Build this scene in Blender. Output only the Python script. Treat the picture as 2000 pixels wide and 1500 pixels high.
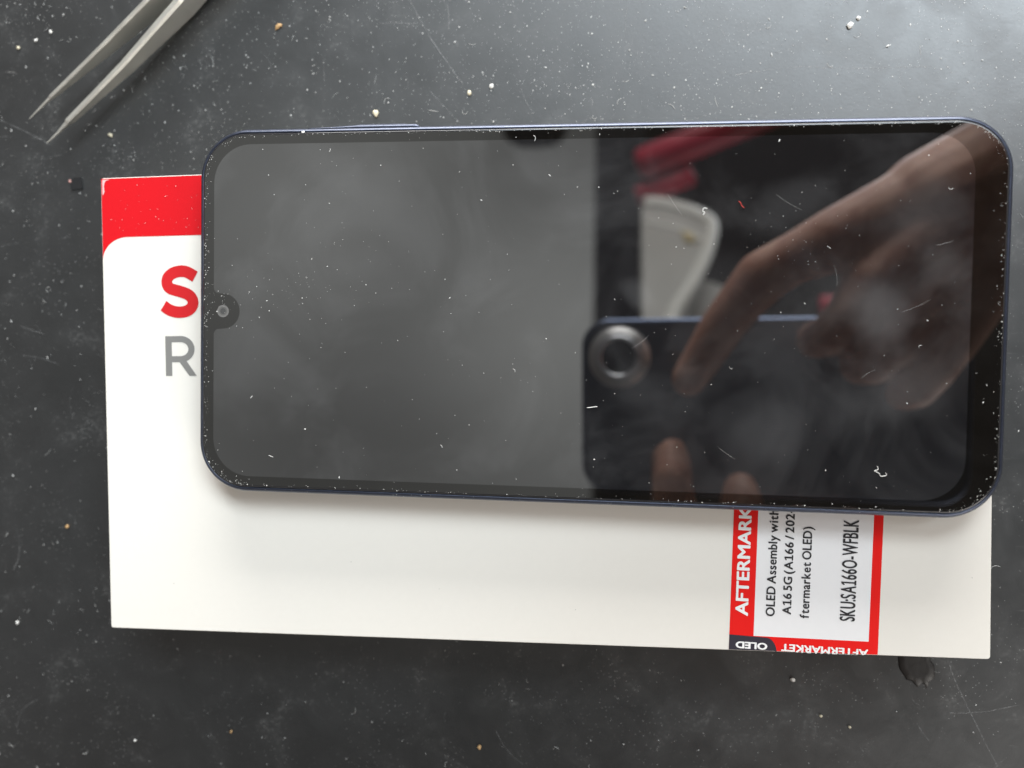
import bpy, bmesh, math, random
from mathutils import Vector, Matrix

# ------------------------------------------------------------------ basics
for o in list(bpy.data.objects):
    bpy.data.objects.remove(o)
scene = bpy.context.scene
col = scene.collection
MM = 0.001
def V(x, y, z=0.0): return Vector((x * MM, y * MM, z * MM))

# ------------------------------------------------------------------ camera
CAM_AXES = Matrix(((0.99175, -0.02043, 0.12656),
                   (0.01622, 0.99928, 0.03424),
                   (-0.12717, -0.03191, 0.99137)))
CAM_AT = V(7.989, -8.554, 196.353)
cam_data = bpy.data.cameras.new('camera')
cam = bpy.data.objects.new('camera', cam_data)
col.objects.link(cam)
cam.matrix_world = Matrix.Translation(CAM_AT) @ CAM_AXES.to_4x4()
cam_data.sensor_width = 36
cam_data.lens = 29.096
cam_data.clip_start = 0.0005
cam_data.clip_end = 50
cam_data.dof.use_dof = True
cam_data.dof.focus_distance = 0.174
cam_data.dof.aperture_fstop = 29.096 / 3.1
scene.camera = cam

# ------------------------------------------------------------------ light
world = bpy.data.worlds.new('World')
scene.world = world
world.use_nodes = True
bg = world.node_tree.nodes['Background']
# a dim room: walls catch the daylight, the ceiling away from the lamp stays dark
_wt = world.node_tree
_co = _wt.nodes.new('ShaderNodeTexCoord'); _sp = _wt.nodes.new('ShaderNodeSeparateXYZ'); _mr = _wt.nodes.new('ShaderNodeMapRange')
_mr.interpolation_type = 'SMOOTHSTEP'
_mr.inputs[1].default_value = .60; _mr.inputs[2].default_value = .86; _mr.inputs[3].default_value = 1.0; _mr.inputs[4].default_value = .14
_wt.links.new(_co.outputs['Generated'], _sp.inputs[0]); _wt.links.new(_sp.outputs['Z'], _mr.inputs[0]); _wt.links.new(_mr.outputs[0], bg.inputs[1])
bg.inputs[0].default_value = (0.30, 0.265, 0.24, 1)

def area(name, at, target, sx, sy, power, color, spread=180):
    d = bpy.data.lights.new(name, 'AREA')
    d.shape = 'RECTANGLE'; d.size = sx; d.size_y = sy
    d.energy = power; d.color = color; d.spread = math.radians(spread)
    o = bpy.data.objects.new(name, d); col.objects.link(o)
    o.location = at
    o.rotation_euler = (Vector(target) - Vector(at)).to_track_quat('-Z', 'Y').to_euler()
    return o
cl = area('ceiling_light', (-0.48, 0.08, 1.4), (-0.48, 0.08, 0), 0.96, 1.1, 2.5, (0.975, 1.0, 0.97))
# the ceiling is not evenly bright
cl.data.use_nodes = True
_t = cl.data.node_tree; _e = _t.nodes['Emission']
_g = _t.nodes.new('ShaderNodeNewGeometry')
_sum = None
for (x, y, r, a) in ((-.58, .26, .30, .40), (-.10, .06, .22, .50), (-.55, -.15, .28, -.22), (-.12, .36, .14, -.10), (-.33, .20, .16, -.12)):
    _d = _t.nodes.new('ShaderNodeVectorMath'); _d.operation = 'DISTANCE'; _d.inputs[1].default_value = (x, y, 1.4)
    _m = _t.nodes.new('ShaderNodeMapRange'); _m.interpolation_type = 'SMOOTHSTEP'
    _m.inputs[1].default_value = 0; _m.inputs[2].default_value = r * 1.7; _m.inputs[3].default_value = a; _m.inputs[4].default_value = 0
    _t.links.new(_g.outputs['Position'], _d.inputs[0]); _t.links.new(_d.outputs['Value'], _m.inputs[0])
    _s = _t.nodes.new('ShaderNodeMath'); _s.operation = 'ADD'
    if _sum is None: _s.inputs[1].default_value = .64
    else: _t.links.new(_sum, _s.inputs[1])
    _t.links.new(_m.outputs[0], _s.inputs[0]); _sum = _s.outputs[0]
_t.links.new(_sum, _e.inputs['Strength'])
area('window_light', (0.03, 1.0, 0.23), (0.02, 0.0, 0.08), 0.93, 0.42, 27.0, (1.0, 0.98, 0.95))
area('high_window_light', (0.44, 0.80, 1.2), (0.1, 0.05, 0.0), 1.45, 0.5, 33.0, (0.84, 0.935, 1.0))

area('fill_light', (0.85, -1.0, 0.62), (0.03, -0.03, 0.02), 0.9, 0.55, 11.5, (1.0, 0.96, 0.91))  # unseen fill lamp, added to brighten the near and right part of the box

scene.view_settings.view_transform = 'Standard'
scene.view_settings.look = 'None'
scene.view_settings.gamma = 1
scene.view_settings.use_curve_mapping = False
scene.view_settings.exposure = 0.0

# ------------------------------------------------------------------ helpers
def tag(o, label=None, cat=None, group=None, kind=None):
    if label: o['label'] = label
    if cat: o['category'] = cat
    if group: o['group'] = group
    if kind: o['kind'] = kind
    return o

def empty(name, loc, label, cat, group=None, rz=0.0):
    o = bpy.data.objects.new(name, None); col.objects.link(o)
    o.empty_display_size = 0.01
    o.location = loc; o.rotation_euler = (0, 0, rz)
    return tag(o, label, cat, group)

def finish(name, bm, mats, parent=None, smooth=False):
    me = bpy.data.meshes.new(name)
    bmesh.ops.recalc_face_normals(bm, faces=bm.faces[:])
    if smooth:
        for f in bm.faces: f.smooth = True
    bm.to_mesh(me); bm.free()
    for m in (mats if isinstance(mats, (list, tuple)) else [mats]): me.materials.append(m)
    o = bpy.data.objects.new(name, me); col.objects.link(o)
    if parent: o.parent = parent
    return o

def raw(name, verts, faces, mat, parent=None, smooth=False):
    me = bpy.data.meshes.new(name)
    me.from_pydata([tuple(v) for v in verts], [], faces)
    me.materials.append(mat)
    if smooth:
        me.polygons.foreach_set('use_smooth', [True] * len(me.polygons))
    o = bpy.data.objects.new(name, me); col.objects.link(o)
    if parent: o.parent = parent
    return o

class Nodes:
    def __init__(s, name):
        s.m = bpy.data.materials.new(name); s.m.use_nodes = True
        s.t = s.m.node_tree; s.p = s.t.nodes['Principled BSDF']
        s.out = s.t.nodes['Material Output']
    def n(s, typ, **kw):
        nd = s.t.nodes.new(typ)
        for k, v in kw.items():
            if k.startswith('in_'):
                key = k[3:]
                nd.inputs[int(key) if key.isdigit() else key].default_value = v
            else: setattr(nd, k, v)
        return nd
    def l(s, a, b): s.t.links.new(a, b)
    def math(s, op, a, b=None, clamp=False):
        nd = s.t.nodes.new('ShaderNodeMath'); nd.operation = op; nd.use_clamp = clamp
        for i, x in enumerate((a, b)):
            if x is None: continue
            if isinstance(x, (int, float)): nd.inputs[i].default_value = x
            else: s.l(x, nd.inputs[i])
        return nd.outputs[0]
    def ramp(s, fac, p0, p1, c0=0.0, c1=1.0):
        nd = s.t.nodes.new('ShaderNodeMapRange'); nd.interpolation_type = 'SMOOTHSTEP'
        s.l(fac, nd.inputs[0])
        for i, x in enumerate((p0, p1, c0, c1)): nd.inputs[i + 1].default_value = x
        return nd.outputs[0]
    def noise(s, vec, scale, detail=3, rough=.5, dist=0.0):
        nd = s.n('ShaderNodeTexNoise'); nd.inputs['Scale'].default_value = scale
        nd.inputs['Detail'].default_value = detail; nd.inputs['Roughness'].default_value = rough
        nd.inputs['Distortion'].default_value = dist
        s.l(vec, nd.inputs['Vector']); return nd.outputs['Fac']
    def obj(s): return s.n('ShaderNodeTexCoord').outputs['Object']
    def mix(s, fac, a, b):
        nd = s.t.nodes.new('ShaderNodeMix'); nd.data_type = 'RGBA'
        s.l(fac, nd.inputs['Factor'])
        for key, x in (('A', a), ('B', b)):
            sock = [i for i in nd.inputs if i.name == key and i.type == 'RGBA'][0]
            if isinstance(x, tuple): sock.default_value = (*x, 1)
            else: s.l(x, sock)
        return [o_ for o_ in nd.outputs if o_.type == 'RGBA'][0]
    def bump(s, height, strength, dist):
        nd = s.n('ShaderNodeBump'); nd.inputs['Strength'].default_value = strength
        nd.inputs['Distance'].default_value = dist
        s.l(height, nd.inputs['Height']); s.l(nd.outputs[0], s.p.inputs['Normal'])

def simple(name, color, rough=.5, metal=0.0, ior=1.5, spec=None, var=0.0, scale=300.0):
    N = Nodes(name)
    N.p.inputs['Base Color'].default_value = (*color, 1)
    N.p.inputs['Roughness'].default_value = rough
    N.p.inputs['Metallic'].default_value = metal
    N.p.inputs['IOR'].default_value = ior
    if var:
        f = N.noise(N.obj(), scale, 4, .6)
        c = N.mix(f, tuple(x * (1 - var) for x in color), tuple(min(1, x * (1 + var)) for x in color))
        N.l(c, N.p.inputs['Base Color'])
        r = N.ramp(f, .2, .8, max(0, rough - .08), rough + .08)
        N.l(r, N.p.inputs['Roughness'])
    return N.m

def rrect(w, h, r, n=14, cx=0.0, cy=0.0):
    pts = []
    for (sx, sy, a0) in ((1, 1, 0), (-1, 1, 90), (-1, -1, 180), (1, -1, 270)):
        for i in range(n + 1):
            a = math.radians(a0 + 90 * i / n)
            pts.append((cx + sx * (w / 2 - r) + r * math.cos(a), cy + sy * (h / 2 - r) + r * math.sin(a)))
    return pts

def loft(bm, rings, close_first=False, close_last=False, mat=0):
    vs = [[bm.verts.new(p) for p in r] for r in rings]
    n = len(vs[0])
    for a, b in zip(vs, vs[1:]):
        for i in range(n):
            f = bm.faces.new((a[i], a[(i + 1) % n], b[(i + 1) % n], b[i])); f.material_index = mat
    if close_first: bm.faces.new(vs[0][::-1]).material_index = mat
    if close_last: bm.faces.new(vs[-1]).material_index = mat
    return vs

def fill_poly(bm, outer, holes=(), z=0.0, mat=0):
    edges = []
    for loop in (outer, *holes):
        vs = [bm.verts.new(V(x, y, z)) for x, y in loop]
        edges += [bm.edges.new((vs[i], vs[(i + 1) % len(vs)])) for i in range(len(vs))]
    r = bmesh.ops.triangle_fill(bm, use_beauty=True, use_dissolve=False, edges=edges, normal=(0, 0, 1))
    for g in r['geom']:
        if isinstance(g, bmesh.types.BMFace): g.material_index = mat

def catmull(pts, n=8):
    P = [Vector(p) for p in pts]
    P = [2 * P[0] - P[1]] + P + [2 * P[-1] - P[-2]]
    out = []
    for i in range(1, len(P) - 2):
        for k in range(n):
            t = k / n
            a, b, c, d = P[i - 1], P[i], P[i + 1], P[i + 2]
            out.append(.5 * ((2 * b) + (c - a) * t + (2 * a - 5 * b + 4 * c - d) * t * t + (3 * b - a - 3 * c + d) * t ** 3))
    out.append(P[-2].copy())
    return out

def tube(bm, pts, radii, n=8, caps=True):
    rings = []
    up = Vector((0, 0, 1))
    for i, p in enumerate(pts):
        d = (pts[min(i + 1, len(pts) - 1)] - pts[max(i - 1, 0)]).normalized()
        s = d.cross(up)
        if s.length < 1e-3: s = Vector((1, 0, 0))
        s.normalize(); u = s.cross(d)
        r = radii[i] if isinstance(radii, (list, tuple)) else radii
        rings.append([p + r * (math.cos(2 * math.pi * k / n) * s + math.sin(2 * math.pi * k / n) * u) for k in range(n)])
    loft(bm, rings, caps, caps)

# ------------------------------------------------------------------ materials
def mat_mat():
    N = Nodes('dark_rubber'); o = N.obj()
    big = N.noise(o, 14, 4, .6)
    mid = N.noise(o, 90, 5, .65, .6)
    fine = N.noise(o, 900, 3, .6)
    base = N.mix(N.ramp(big, .3, .7), (0.009, 0.0098, 0.0104), (0.016, 0.0173, 0.0182))
    # chalky scuffs and rubbed-in dust
    scuff = N.math('MULTIPLY', N.ramp(mid, .54, .72), N.ramp(fine, .42, .75))
    mp = N.n('ShaderNodeMapping'); mp.inputs['Rotation'].default_value = (0, 0, .9); mp.inputs['Scale'].default_value = (1, 9, 1)
    N.l(o, mp.inputs['Vector'])
    streak = N.noise(mp.outputs[0], 160, 4, .7, .4)
    scuff = N.math('ADD', scuff, N.math('MULTIPLY', N.ramp(streak, .62, .80), N.ramp(big, .45, .62)), True)
    scuff = N.math('MULTIPLY', scuff, 0.32)
    v2 = N.n('ShaderNodeTexVoronoi'); v2.inputs['Scale'].default_value = 1250; v2.inputs['Randomness'].default_value = 1; N.l(o, v2.inputs['Vector'])
    grit = N.math('MULTIPLY', N.ramp(v2.outputs['Distance'], .07, .13, 1.0, 0.0), N.ramp(N.noise(o, 45, 4, .7), .42, .62))
    c1 = N.mix(scuff, base, (0.17, 0.17, 0.165))
    N.l(N.mix(N.math('MULTIPLY', grit, .8), c1, (0.42, 0.42, 0.41)), N.p.inputs['Base Color'])
    rough = N.math('ADD', N.ramp(mid, .3, .7, .37, .45), N.math('MULTIPLY', scuff, .25))
    N.l(rough, N.p.inputs['Roughness'])
    N.p.inputs['IOR'].default_value = 1.85
    vor = N.n('ShaderNodeTexVoronoi'); vor.inputs['Scale'].default_value = 1500; N.l(o, vor.inputs['Vector'])
    h = N.math('ADD', N.noise(o, 2600, 3, .6), N.math('MULTIPLY', vor.outputs['Distance'], .6))
    N.bump(h, .10, .00009)
    return N.m

def mat_screen(name, base, ior, prints, haze_amt):
    N = Nodes(name); o = N.obj()
    cloud = N.noise(o, 38, 4, .6, .7)
    wide = N.ramp(cloud, .42, .72)
    tot = N.math('MULTIPLY', wide, .55)
    for (x, y, rx, ry, rot, amt, wsc) in prints:
        mp = N.n('ShaderNodeMapping', vector_type='TEXTURE')
        mp.inputs['Location'].default_value = (x * MM, y * MM, 0)
        mp.inputs['Rotation'].default_value = (0, 0, math.radians(rot))
        mp.inputs['Scale'].default_value = (rx * MM, ry * MM, 1)
        N.l(o, mp.inputs['Vector'])
        ln = N.n('ShaderNodeVectorMath', operation='LENGTH'); N.l(mp.outputs[0], ln.inputs[0])
        wob = N.math('ADD', ln.outputs['Value'], N.math('MULTIPLY', N.math('SUBTRACT', N.noise(o, 120, 3), .5), .9))
        m = N.ramp(wob, .15, 1.1, 1.0, 0.0)
        if wsc:
            wv = N.n('ShaderNodeTexWave', wave_type='RINGS', rings_direction='Z', wave_profile='SIN')
            mp2 = N.n('ShaderNodeMapping', vector_type='TEXTURE')
            mp2.inputs['Location'].default_value = ((x + rx * .3) * MM, (y - ry * 1.1) * MM, 0)
            mp2.inputs['Rotation'].default_value = (0, 0, math.radians(rot))
            N.l(o, mp2.inputs['Vector'])
            N.l(mp2.outputs[0], wv.inputs['Vector'])
            wv.inputs['Scale'].default_value = wsc; wv.inputs['Distortion'].default_value = 3.0
            wv.inputs['Detail'].default_value = 2; wv.inputs['Detail Scale'].default_value = 120 / wsc
            m = N.math('MULTIPLY', m, N.math('ADD', N.math('MULTIPLY', wv.outputs['Fac'], .9), .25))
        tot = N.math('ADD', tot, N.math('MULTIPLY', m, amt))
    c = N.mix(N.math('MULTIPLY', tot, haze_amt, True), base, (0.55, 0.55, 0.56))
    N.l(c, N.p.inputs['Base Color'])
    N.p.inputs['IOR'].default_value = ior
    N.p.inputs['Roughness'].default_value = 0.015
    return N.m

def mat_paper(name, color, rough, ior=1.45):
    N = Nodes(name); o = N.obj()
    f = N.noise(o, 700, 4, .6); g = N.noise(o, 25, 2, .5)
    c = N.mix(f, tuple(x * .965 for x in color), color)
    N.l(c, N.p.inputs['Base Color'])
    N.l(N.ramp(g, .3, .7, rough - .05, rough + .05), N.p.inputs['Roughness'])
    N.p.inputs['IOR'].default_value = ior
    N.bump(N.math('ADD', f, N.math('MULTIPLY', g, 8)), .12, .00006)
    return N.m

M = {}
M['mat'] = mat_mat()
M['white_card'] = mat_paper('white_card', (0.76, 0.727, 0.668), .45)
M['red_print'] = mat_paper('red_print', (0.60, 0.007, 0.013), .45, 1.3)
M['red_label'] = mat_paper('red_label', (0.76, 0.012, 0.010), .45, 1.3)
M['red_ink'] = mat_paper('red_ink', (0.56, 0.018, 0.022), .45, 1.3)
M['grey_ink'] = mat_paper('grey_ink', (0.21, 0.205, 0.195), .45)
M['label_white'] = mat_paper('label_white', (0.80, 0.79, 0.79), .35)
M['black_ink'] = simple('black_ink', (0.016, 0.015, 0.017), .5)
M['dark_tab'] = simple('dark_tab', (0.03, 0.025, 0.038), .45)
M['white_ink'] = simple('white_ink', (0.85, 0.84, 0.83), .45)
M['navy'] = simple('navy_frame', (0.050, 0.060, 0.092), .38, .8, var=.15, scale=900)
M['navy'].node_tree.nodes['Principled BSDF'].inputs['Coat Weight'].default_value = .35
M['navy'].node_tree.nodes['Principled BSDF'].inputs['Coat Roughness'].default_value = .28
M['navy_dark'] = simple('navy_gasket', (0.012, 0.013, 0.017), .4)
M['bezel'] = mat_screen('bezel_glass', (0.003, 0.0025, 0.002), 1.9, [], .010)
PRINTS = [  # x, y, rx, ry, rot, amount, ridge scale (0 = plain smear)
    (36, -23, 12, 9, 8, .85, 620), (12, -15, 9, 6, -25, .6, 640), (58, 0, 7, 9, 15, 1.0, 0),
    (41, 22, 12, 6, 30, .5, 0), (65, 20, 10, 9, -20, .7, 600), (-1, 22, 8, 7, 40, .45, 620),
    (-52, 30, 16, 6, -30, .35, 0), (54, -17, 11, 8, 35, .7, 610), (27, 6, 9, 8, 60, .45, 640),
    (65, -13, 10, 8, 0, .75, 600), (70, 10, 5, 7, 50, .6, 0), (-30, -12, 24, 13, 20, .12, 0),
    (12, 4, 5, 3, -40, .7, 0), (-8, 30, 12, 5, 10, .25, 0)]
M['display'] = mat_screen('display_glass', (0.0055, 0.0052, 0.0058), 2.32, PRINTS, .065)
M['lens_glass'] = simple('lens_glass', (0.05, 0.05, 0.05), .12, 0, 1.7)
M['lens_ring'] = simple('lens_ring', (0.16, 0.155, 0.15), .35, .2)
M['steel'] = simple('brushed_steel', (0.76, 0.75, 0.69), .36, .8, var=.04, scale=200)
M['dust'] = simple('pale_dust', (0.46, 0.46, 0.45), .7, var=.3, scale=4000)
M['screen_dust'] = simple('screen_dust', (0.60, 0.595, 0.575), .7, var=.2, scale=4000)
M['cream'] = simple('cream_grain', (0.60, 0.54, 0.40), .6, var=.2, scale=2500)
M['tan'] = simple('tan_crumb', (0.50, 0.31, 0.14), .6, var=.35, scale=2500)
M['pale'] = simple('pale_grain', (0.70, 0.69, 0.66), .6, var=.2, scale=2500)
M['red_fibre'] = simple('red_fibre', (0.60, 0.05, 0.04), .6)
M['residue'] = simple('dark_residue', (0.010, 0.008, 0.007), .5, var=.3, scale=900)
M['black_chip'] = simple('black_chip', (0.008, 0.008, 0.009), .6)
M['phone_back'] = simple('blue_black_back', (0.13, 0.15, 0.18), .35, .0)
M['phone_edge'] = simple('blue_black_edge', (0.16, 0.20, 0.30), .30, .9)
M['lens_bump'] = simple('lens_bump', (0.80, 0.80, 0.80), .38, .7)
M['ring_metal'] = simple('ring_metal', (0.85, 0.88, 0.93), .34, 1.0)
M['aperture'] = simple('aperture_glass', (0.004, 0.004, 0.005), .06, 0, 1.5)
M['beam'] = simple('dark_beam', (0.012, 0.013, 0.016), .6)
M['pale_plastic'] = simple('pale_plastic', (0.48, 0.48, 0.45), .45, var=.08, scale=30)
M['pale_trim'] = simple('pale_trim', (0.80, 0.80, 0.75), .4)
M['yellow_spot'] = simple('yellow_spot', (0.55, 0.45, 0.22), .5)
M['red_plastic'] = simple('red_plastic', (0.55, 0.05, 0.085), .3)
M['black_plastic'] = simple('black_plastic', (0.010, 0.010, 0.011), .35)
def mat_skin():
    N = Nodes('skin'); o = N.obj()
    f = N.ramp(N.noise(o, 75, 5, .65, .8), .3, .7); g = N.noise(o, 700, 3, .6)
    N.l(N.mix(f, (0.42, 0.195, 0.135), (0.62, 0.36, 0.265)), N.p.inputs['Base Color'])
    N.p.inputs['Roughness'].default_value = .5
    N.p.inputs['Subsurface Weight'].default_value = .12
    N.p.inputs['Subsurface Radius'].default_value = (.004, .0015, .0008)
    N.bump(g, .2, .0003)
    return N.m
M['skin'] = mat_skin()
M['nail'] = simple('fingernail', (0.58, 0.36, 0.29), .25)
def mat_scratch():
    N = Nodes('scratch_mark'); o = N.obj()
    N.p.inputs['Base Color'].default_value = (0.26, 0.26, 0.26, 1)
    N.p.inputs['Roughness'].default_value = .6
    N.l(N.ramp(N.noise(o, 1300, 3, .7), .36, .68, 0.04, .7), N.p.inputs['Alpha'])
    return N.m
M['scratch'] = mat_scratch()

# ------------------------------------------------------------------ work surface
bm = bmesh.new()
fill_poly(bm, [(-700, -600), (700, -600), (700, 700), (-700, 700)], z=0)
for f in bm.faces: f.normal_update()
surf = finish('work_surface', bm, M['mat'])
for p in surf.data.polygons:
    if p.normal.z < 0: p.flip()
tag(surf, kind='structure')

# ------------------------------------------------------------------ retail box
BOX_H = 19.5
BW, BH = 191.6, 103.6
box = empty('retail_box', V(-107.48, -73.19, 0),
            'flat white cardboard box with red end and red framed label, under the phone', 'box', rz=math.radians(1.4))
bm = bmesh.new()
rings = []
for ins, z in ((0.4, 0.0), (0, 0.4), (0, BOX_H - .18), (.05, BOX_H - .05), (.18, BOX_H)):
    rings.append([V(x, y, z) for x, y in rrect(BW - 2 * ins, BH - 2 * ins, max(.25, .6 - ins), 4, BW / 2, BH / 2)])
loft(bm, rings, True, True)
finish('box_body', bm, M['white_card'], box)
# red print along the far end, with a rounded inner corner
zt = BOX_H + .04
curve = [(0.16 + 6.0 - 6.0 * math.sin(math.radians(a)), 90.1 - 5.2 + 5.2 * math.cos(math.radians(a))) for a in range(0, 91, 6)]
bm = bmesh.new()
outer = [(BW - .16, BH - .16), (.16, BH - .16)] + [(x, y) for x, y in curve[::-1]] + [(BW - .16, 90.0)]
fill_poly(bm, outer, z=zt)
finish('red_band', bm, M['red_print'], box)
# worn corner: bare card shows through
rnd = random.Random(5)
bm = bmesh.new()
pts = [(.42, BH - .42), (2.3, BH - .40), (1.3, BH - .62), (.95, BH - 1.1), (.8, BH - 2.1), (.95, BH - 3.1), (.55, BH - 3.9), (.40, BH - 3.5)]
fill_poly(bm, pts[::-1], z=zt + .03)
finish('worn_corner', bm, simple('worn_card', (0.66, 0.42, 0.42), .7, var=.4, scale=3000), box)

def stroke_poly(bm, pts, w, z, mat=0):
    L, R = [], []
    for i, p in enumerate(pts):
        d = (pts[min(i + 1, len(pts) - 1)] - pts[max(i - 1, 0)]).normalized()
        nrm = Vector((-d.y, d.x, 0))
        L.append(p + nrm * w / 2); R.append(p - nrm * w / 2)
    lv = [bm.verts.new(V(p.x, p.y, z)) for p in L]; rv = [bm.verts.new(V(p.x, p.y, z)) for p in R]
    for i in range(len(pts) - 1):
        bm.faces.new((lv[i], rv[i], rv[i + 1], lv[i + 1])).material_index = mat

def pxl(u, v):   # printed letter drafting grid -> millimetres on the box top
    return (14.82 + (u / 5 + 180 - 322) * .1203, 67.5 - (v / 5 + 520 - 656) * .1167, 0)
S_line = [(1025, 112), (950, 68), (880, 56), (802, 74), (750, 120), (744, 178), (778, 222), (868, 250), (955, 285), (997, 340),
          (988, 400), (935, 442), (852, 452), (770, 432), (702, 388)]
bm = bmesh.new()
stroke_poly(bm, catmull([pxl(*p) for p in S_line], 7), 2.62, zt)
finish('printed_letter', bm, M['red_ink'], box)['label'] = 'bold red letter S'
bm = bmesh.new()
arcO = [(870 + 135 * math.sin(math.radians(a)), 810 - 127 * math.cos(math.radians(a))) for a in range(0, 181, 9)]
arcI = [(866 + 77 * math.sin(math.radians(a)), 810 - 68 * math.cos(math.radians(a))) for a in range(180, -1, -9)]
ro = [(713, 683)] + arcO + [(860, 937), (778, 937), (778, 1070), (713, 1070)]
ro = [pxl(*p)[:2] for p in ro]
hi = [pxl(*p)[:2] for p in [(778, 742)] + arcI[::-1] + [(778, 878)]]
fill_poly(bm, ro, [hi], z=zt)
leg = [(850, 932), (924, 926), (1022, 1070), (950, 1070)]
fill_poly(bm, [pxl(*p)[:2] for p in leg], z=zt + .01)
finish('printed_letter', bm, M['grey_ink'], box)['label'] = 'grey letter R'

# --- the label: a sticker that folds over the near edge of the box
LA = math.radians(-2.05)
LX, LY = 139.87, 0.0
def lab(x, y):
    return (LX + x * math.cos(LA) - y * math.sin(LA), LY + x * math.sin(LA) + y * math.cos(LA))
def fold(bm, lift):
    """wrap everything past the near edge (y < .15 mm) down the side of the box"""
    E_ = .15 * MM
    bmesh.ops.bisect_plane(bm, geom=bm.verts[:] + bm.edges[:] + bm.faces[:], plane_co=(0, E_, 0), plane_no=(0, 1, 0))
    for v in bm.verts:
        over = E_ - v.co.y
        if over > 1e-7:
            z = v.co.z
            v.co.y = -lift * MM - .02 * MM + (0.0 if over > 1.5e-4 else (1.5e-4 - over))
            v.co.z = z - over
    return bm
sticker = None
def lab_poly(name, pts, z, mat, holes=(), parent=None):
    bm = bmesh.new()
    fill_poly(bm, [lab(*p) for p in pts], [[lab(*p) for p in h] for h in holes], z=BOX_H + z)
    fold(bm, z)
    return finish(name, bm, mat, parent)
LWID = 29.9
white = [(4.95, 3.38), (28.0, 3.80), (28.0, 47), (4.95, 47)]
sticker = lab_poly('label_sticker', [(0, -7), (LWID, -7), (LWID, 50), (0, 50)], .05, M['red_label'], [white], box)
sticker['label'] = 'red framed label with black type on white'
lab_poly('label_panel', white, .05, M['label_white'], (), sticker)
tabp = [(0, -6.9), (9.9, -6.9), (9.85, -.2)] + [(9.8 - 2.2 * (1 - math.cos(math.radians(a))), -.2 + 3.4 * math.sin(math.radians(a))) for a in range(10, 91, 10)] + [(0, 3.36)]
lab_poly('label_tab', tabp, .09, M['dark_tab'], (), sticker)

def text_bm(s, bold=0.0, spacing=1.0):
    cu = bpy.data.curves.new('t', 'FONT'); cu.body = s; cu.size = 1; cu.offset = bold; cu.space_character = spacing
    cu.resolution_u = 4
    o = bpy.data.objects.new('t', cu); col.objects.link(o)
    dg = bpy.context.evaluated_depsgraph_get(); dg.update()
    me = bpy.data.meshes.new_from_object(o.evaluated_get(dg))
    bm = bmesh.new(); bm.from_mesh(me)
    bpy.data.objects.remove(o); bpy.data.curves.remove(cu); bpy.data.meshes.remove(me)
    return bm
CAP = 0.0
def one_bm():
    bm = bmesh.new()
    for q in ([(.20, 0), (.31, 0), (.31, 1), (.20, 1)], [(.0, 0), (.195, 0), (.195, .10), (.0, .10)], [(.315, 0), (.50, 0), (.50, .10), (.315, .10)], [(.0, .77), (.195, .89), (.195, 1), (.0, .87)]):
        bm.faces.new([bm.verts.new((x, y * CAP, 0)) for x, y in q])
    return bm
def put_text(name, s, start, ang, length, cap, z, mat, fat=0.0, upto=None, parent=None, mono=0.0):
    """start = baseline start on the label, ang = reading direction on the label; length covers s[:upto]"""
    global CAP
    if not CAP:
        b = text_bm('H'); CAP = max(v.co.y for v in b.verts); b.free()
    sy = cap / CAP
    out = bmesh.new()
    pieces = []
    if mono:                      # loosely set sans: every glyph placed with an even gap
        gap, items, x = mono, [], 0.0
        for i, ch in enumerate(s):
            if i == (upto or len(s)): end = x - gap
            if ch == ' ': x += .17; continue
            b = one_bm() if ch == '1' else text_bm(ch)
            x0 = min(v.co.x for v in b.verts); w = max(v.co.x for v in b.verts) - x0
            if ch == '1': w *= .82
            items.append((b, .82 if ch == '1' else 1.0, x0, x)); x += w + gap
        if not upto: end = x - gap
        k = length / end
        for b, q, x0, x in items: pieces.append((b, k * q, (x - x0 * q) * k))
    else:
        b = text_bm(s[:upto] if upto else s)
        x0 = min(v.co.x for v in b.verts); x1 = max(v.co.x for v in b.verts); b.free()
        b = text_bm(s)
        sx = length / (x1 - x0)
        pieces.append((b, sx, -x0 * sx))
    ca, sa = math.cos(math.radians(ang)), math.sin(math.radians(ang))
    # a heavy face: the outline is struck again a hair to each side
    strikes = [(0, 0)] + ([(fat, 0), (-fat, 0), (0, fat * .7), (0, -fat * .7), (fat * .7, fat * .5), (-fat * .7, -fat * .5), (fat * .7, -fat * .5), (-fat * .7, fat * .5)] if fat else [])
    for b, sx, off in pieces:
        for k, (fx, fy) in enumerate(strikes):
            b2 = b.copy()
            for v in b2.verts:
                x, y = v.co.x * sx + off + fx, v.co.y * sy + fy
                px, py = lab(start[0] + x * ca - y * sa, start[1] + x * sa + y * ca)
                v.co = V(px, py, BOX_H + z + .006 * k)
            tmp = bpy.data.meshes.new('t'); b2.to_mesh(tmp); b2.free(); out.from_mesh(tmp); bpy.data.meshes.remove(tmp)
        b.free()
    fold(out, z)
    return finish(name, out, mat, parent)
def L_(bx, by):   # box-top mm -> label mm
    dx, dy = bx - LX, by - LY
    return (dx * math.cos(-LA) - dy * math.sin(-LA), dx * math.sin(-LA) + dy * math.cos(-LA))
put_text('label_text', 'AFTERMARKET', L_(143.68, 7.5), 90, 20.2, 2.42, .09, M['white_ink'], .13, 8, sticker)
put_text('label_text', 'OLED Assembly with', L_(149.15, 7.5), 90, 22.25, 1.75, .09, M['black_ink'], .055, None, sticker, .115)
put_text('label_text', 'A16 5G (A166 / 2024', L_(152.45, 8.0), 90, 20.95, 1.65, .09, M['black_ink'], .065, 18, sticker, .125)
put_text('label_text', 'ftermarket OLED)', L_(156.05, 7.3), 90, 19.05, 1.75, .09, M['black_ink'], .055, None, sticker, .115)
put_text('label_text', 'SKU:SA166O-WFBLK', L_(165.18, 6.95), 90, 20.95, 2.9, .09, M['black_ink'], .055, None, sticker, .115)
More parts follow.
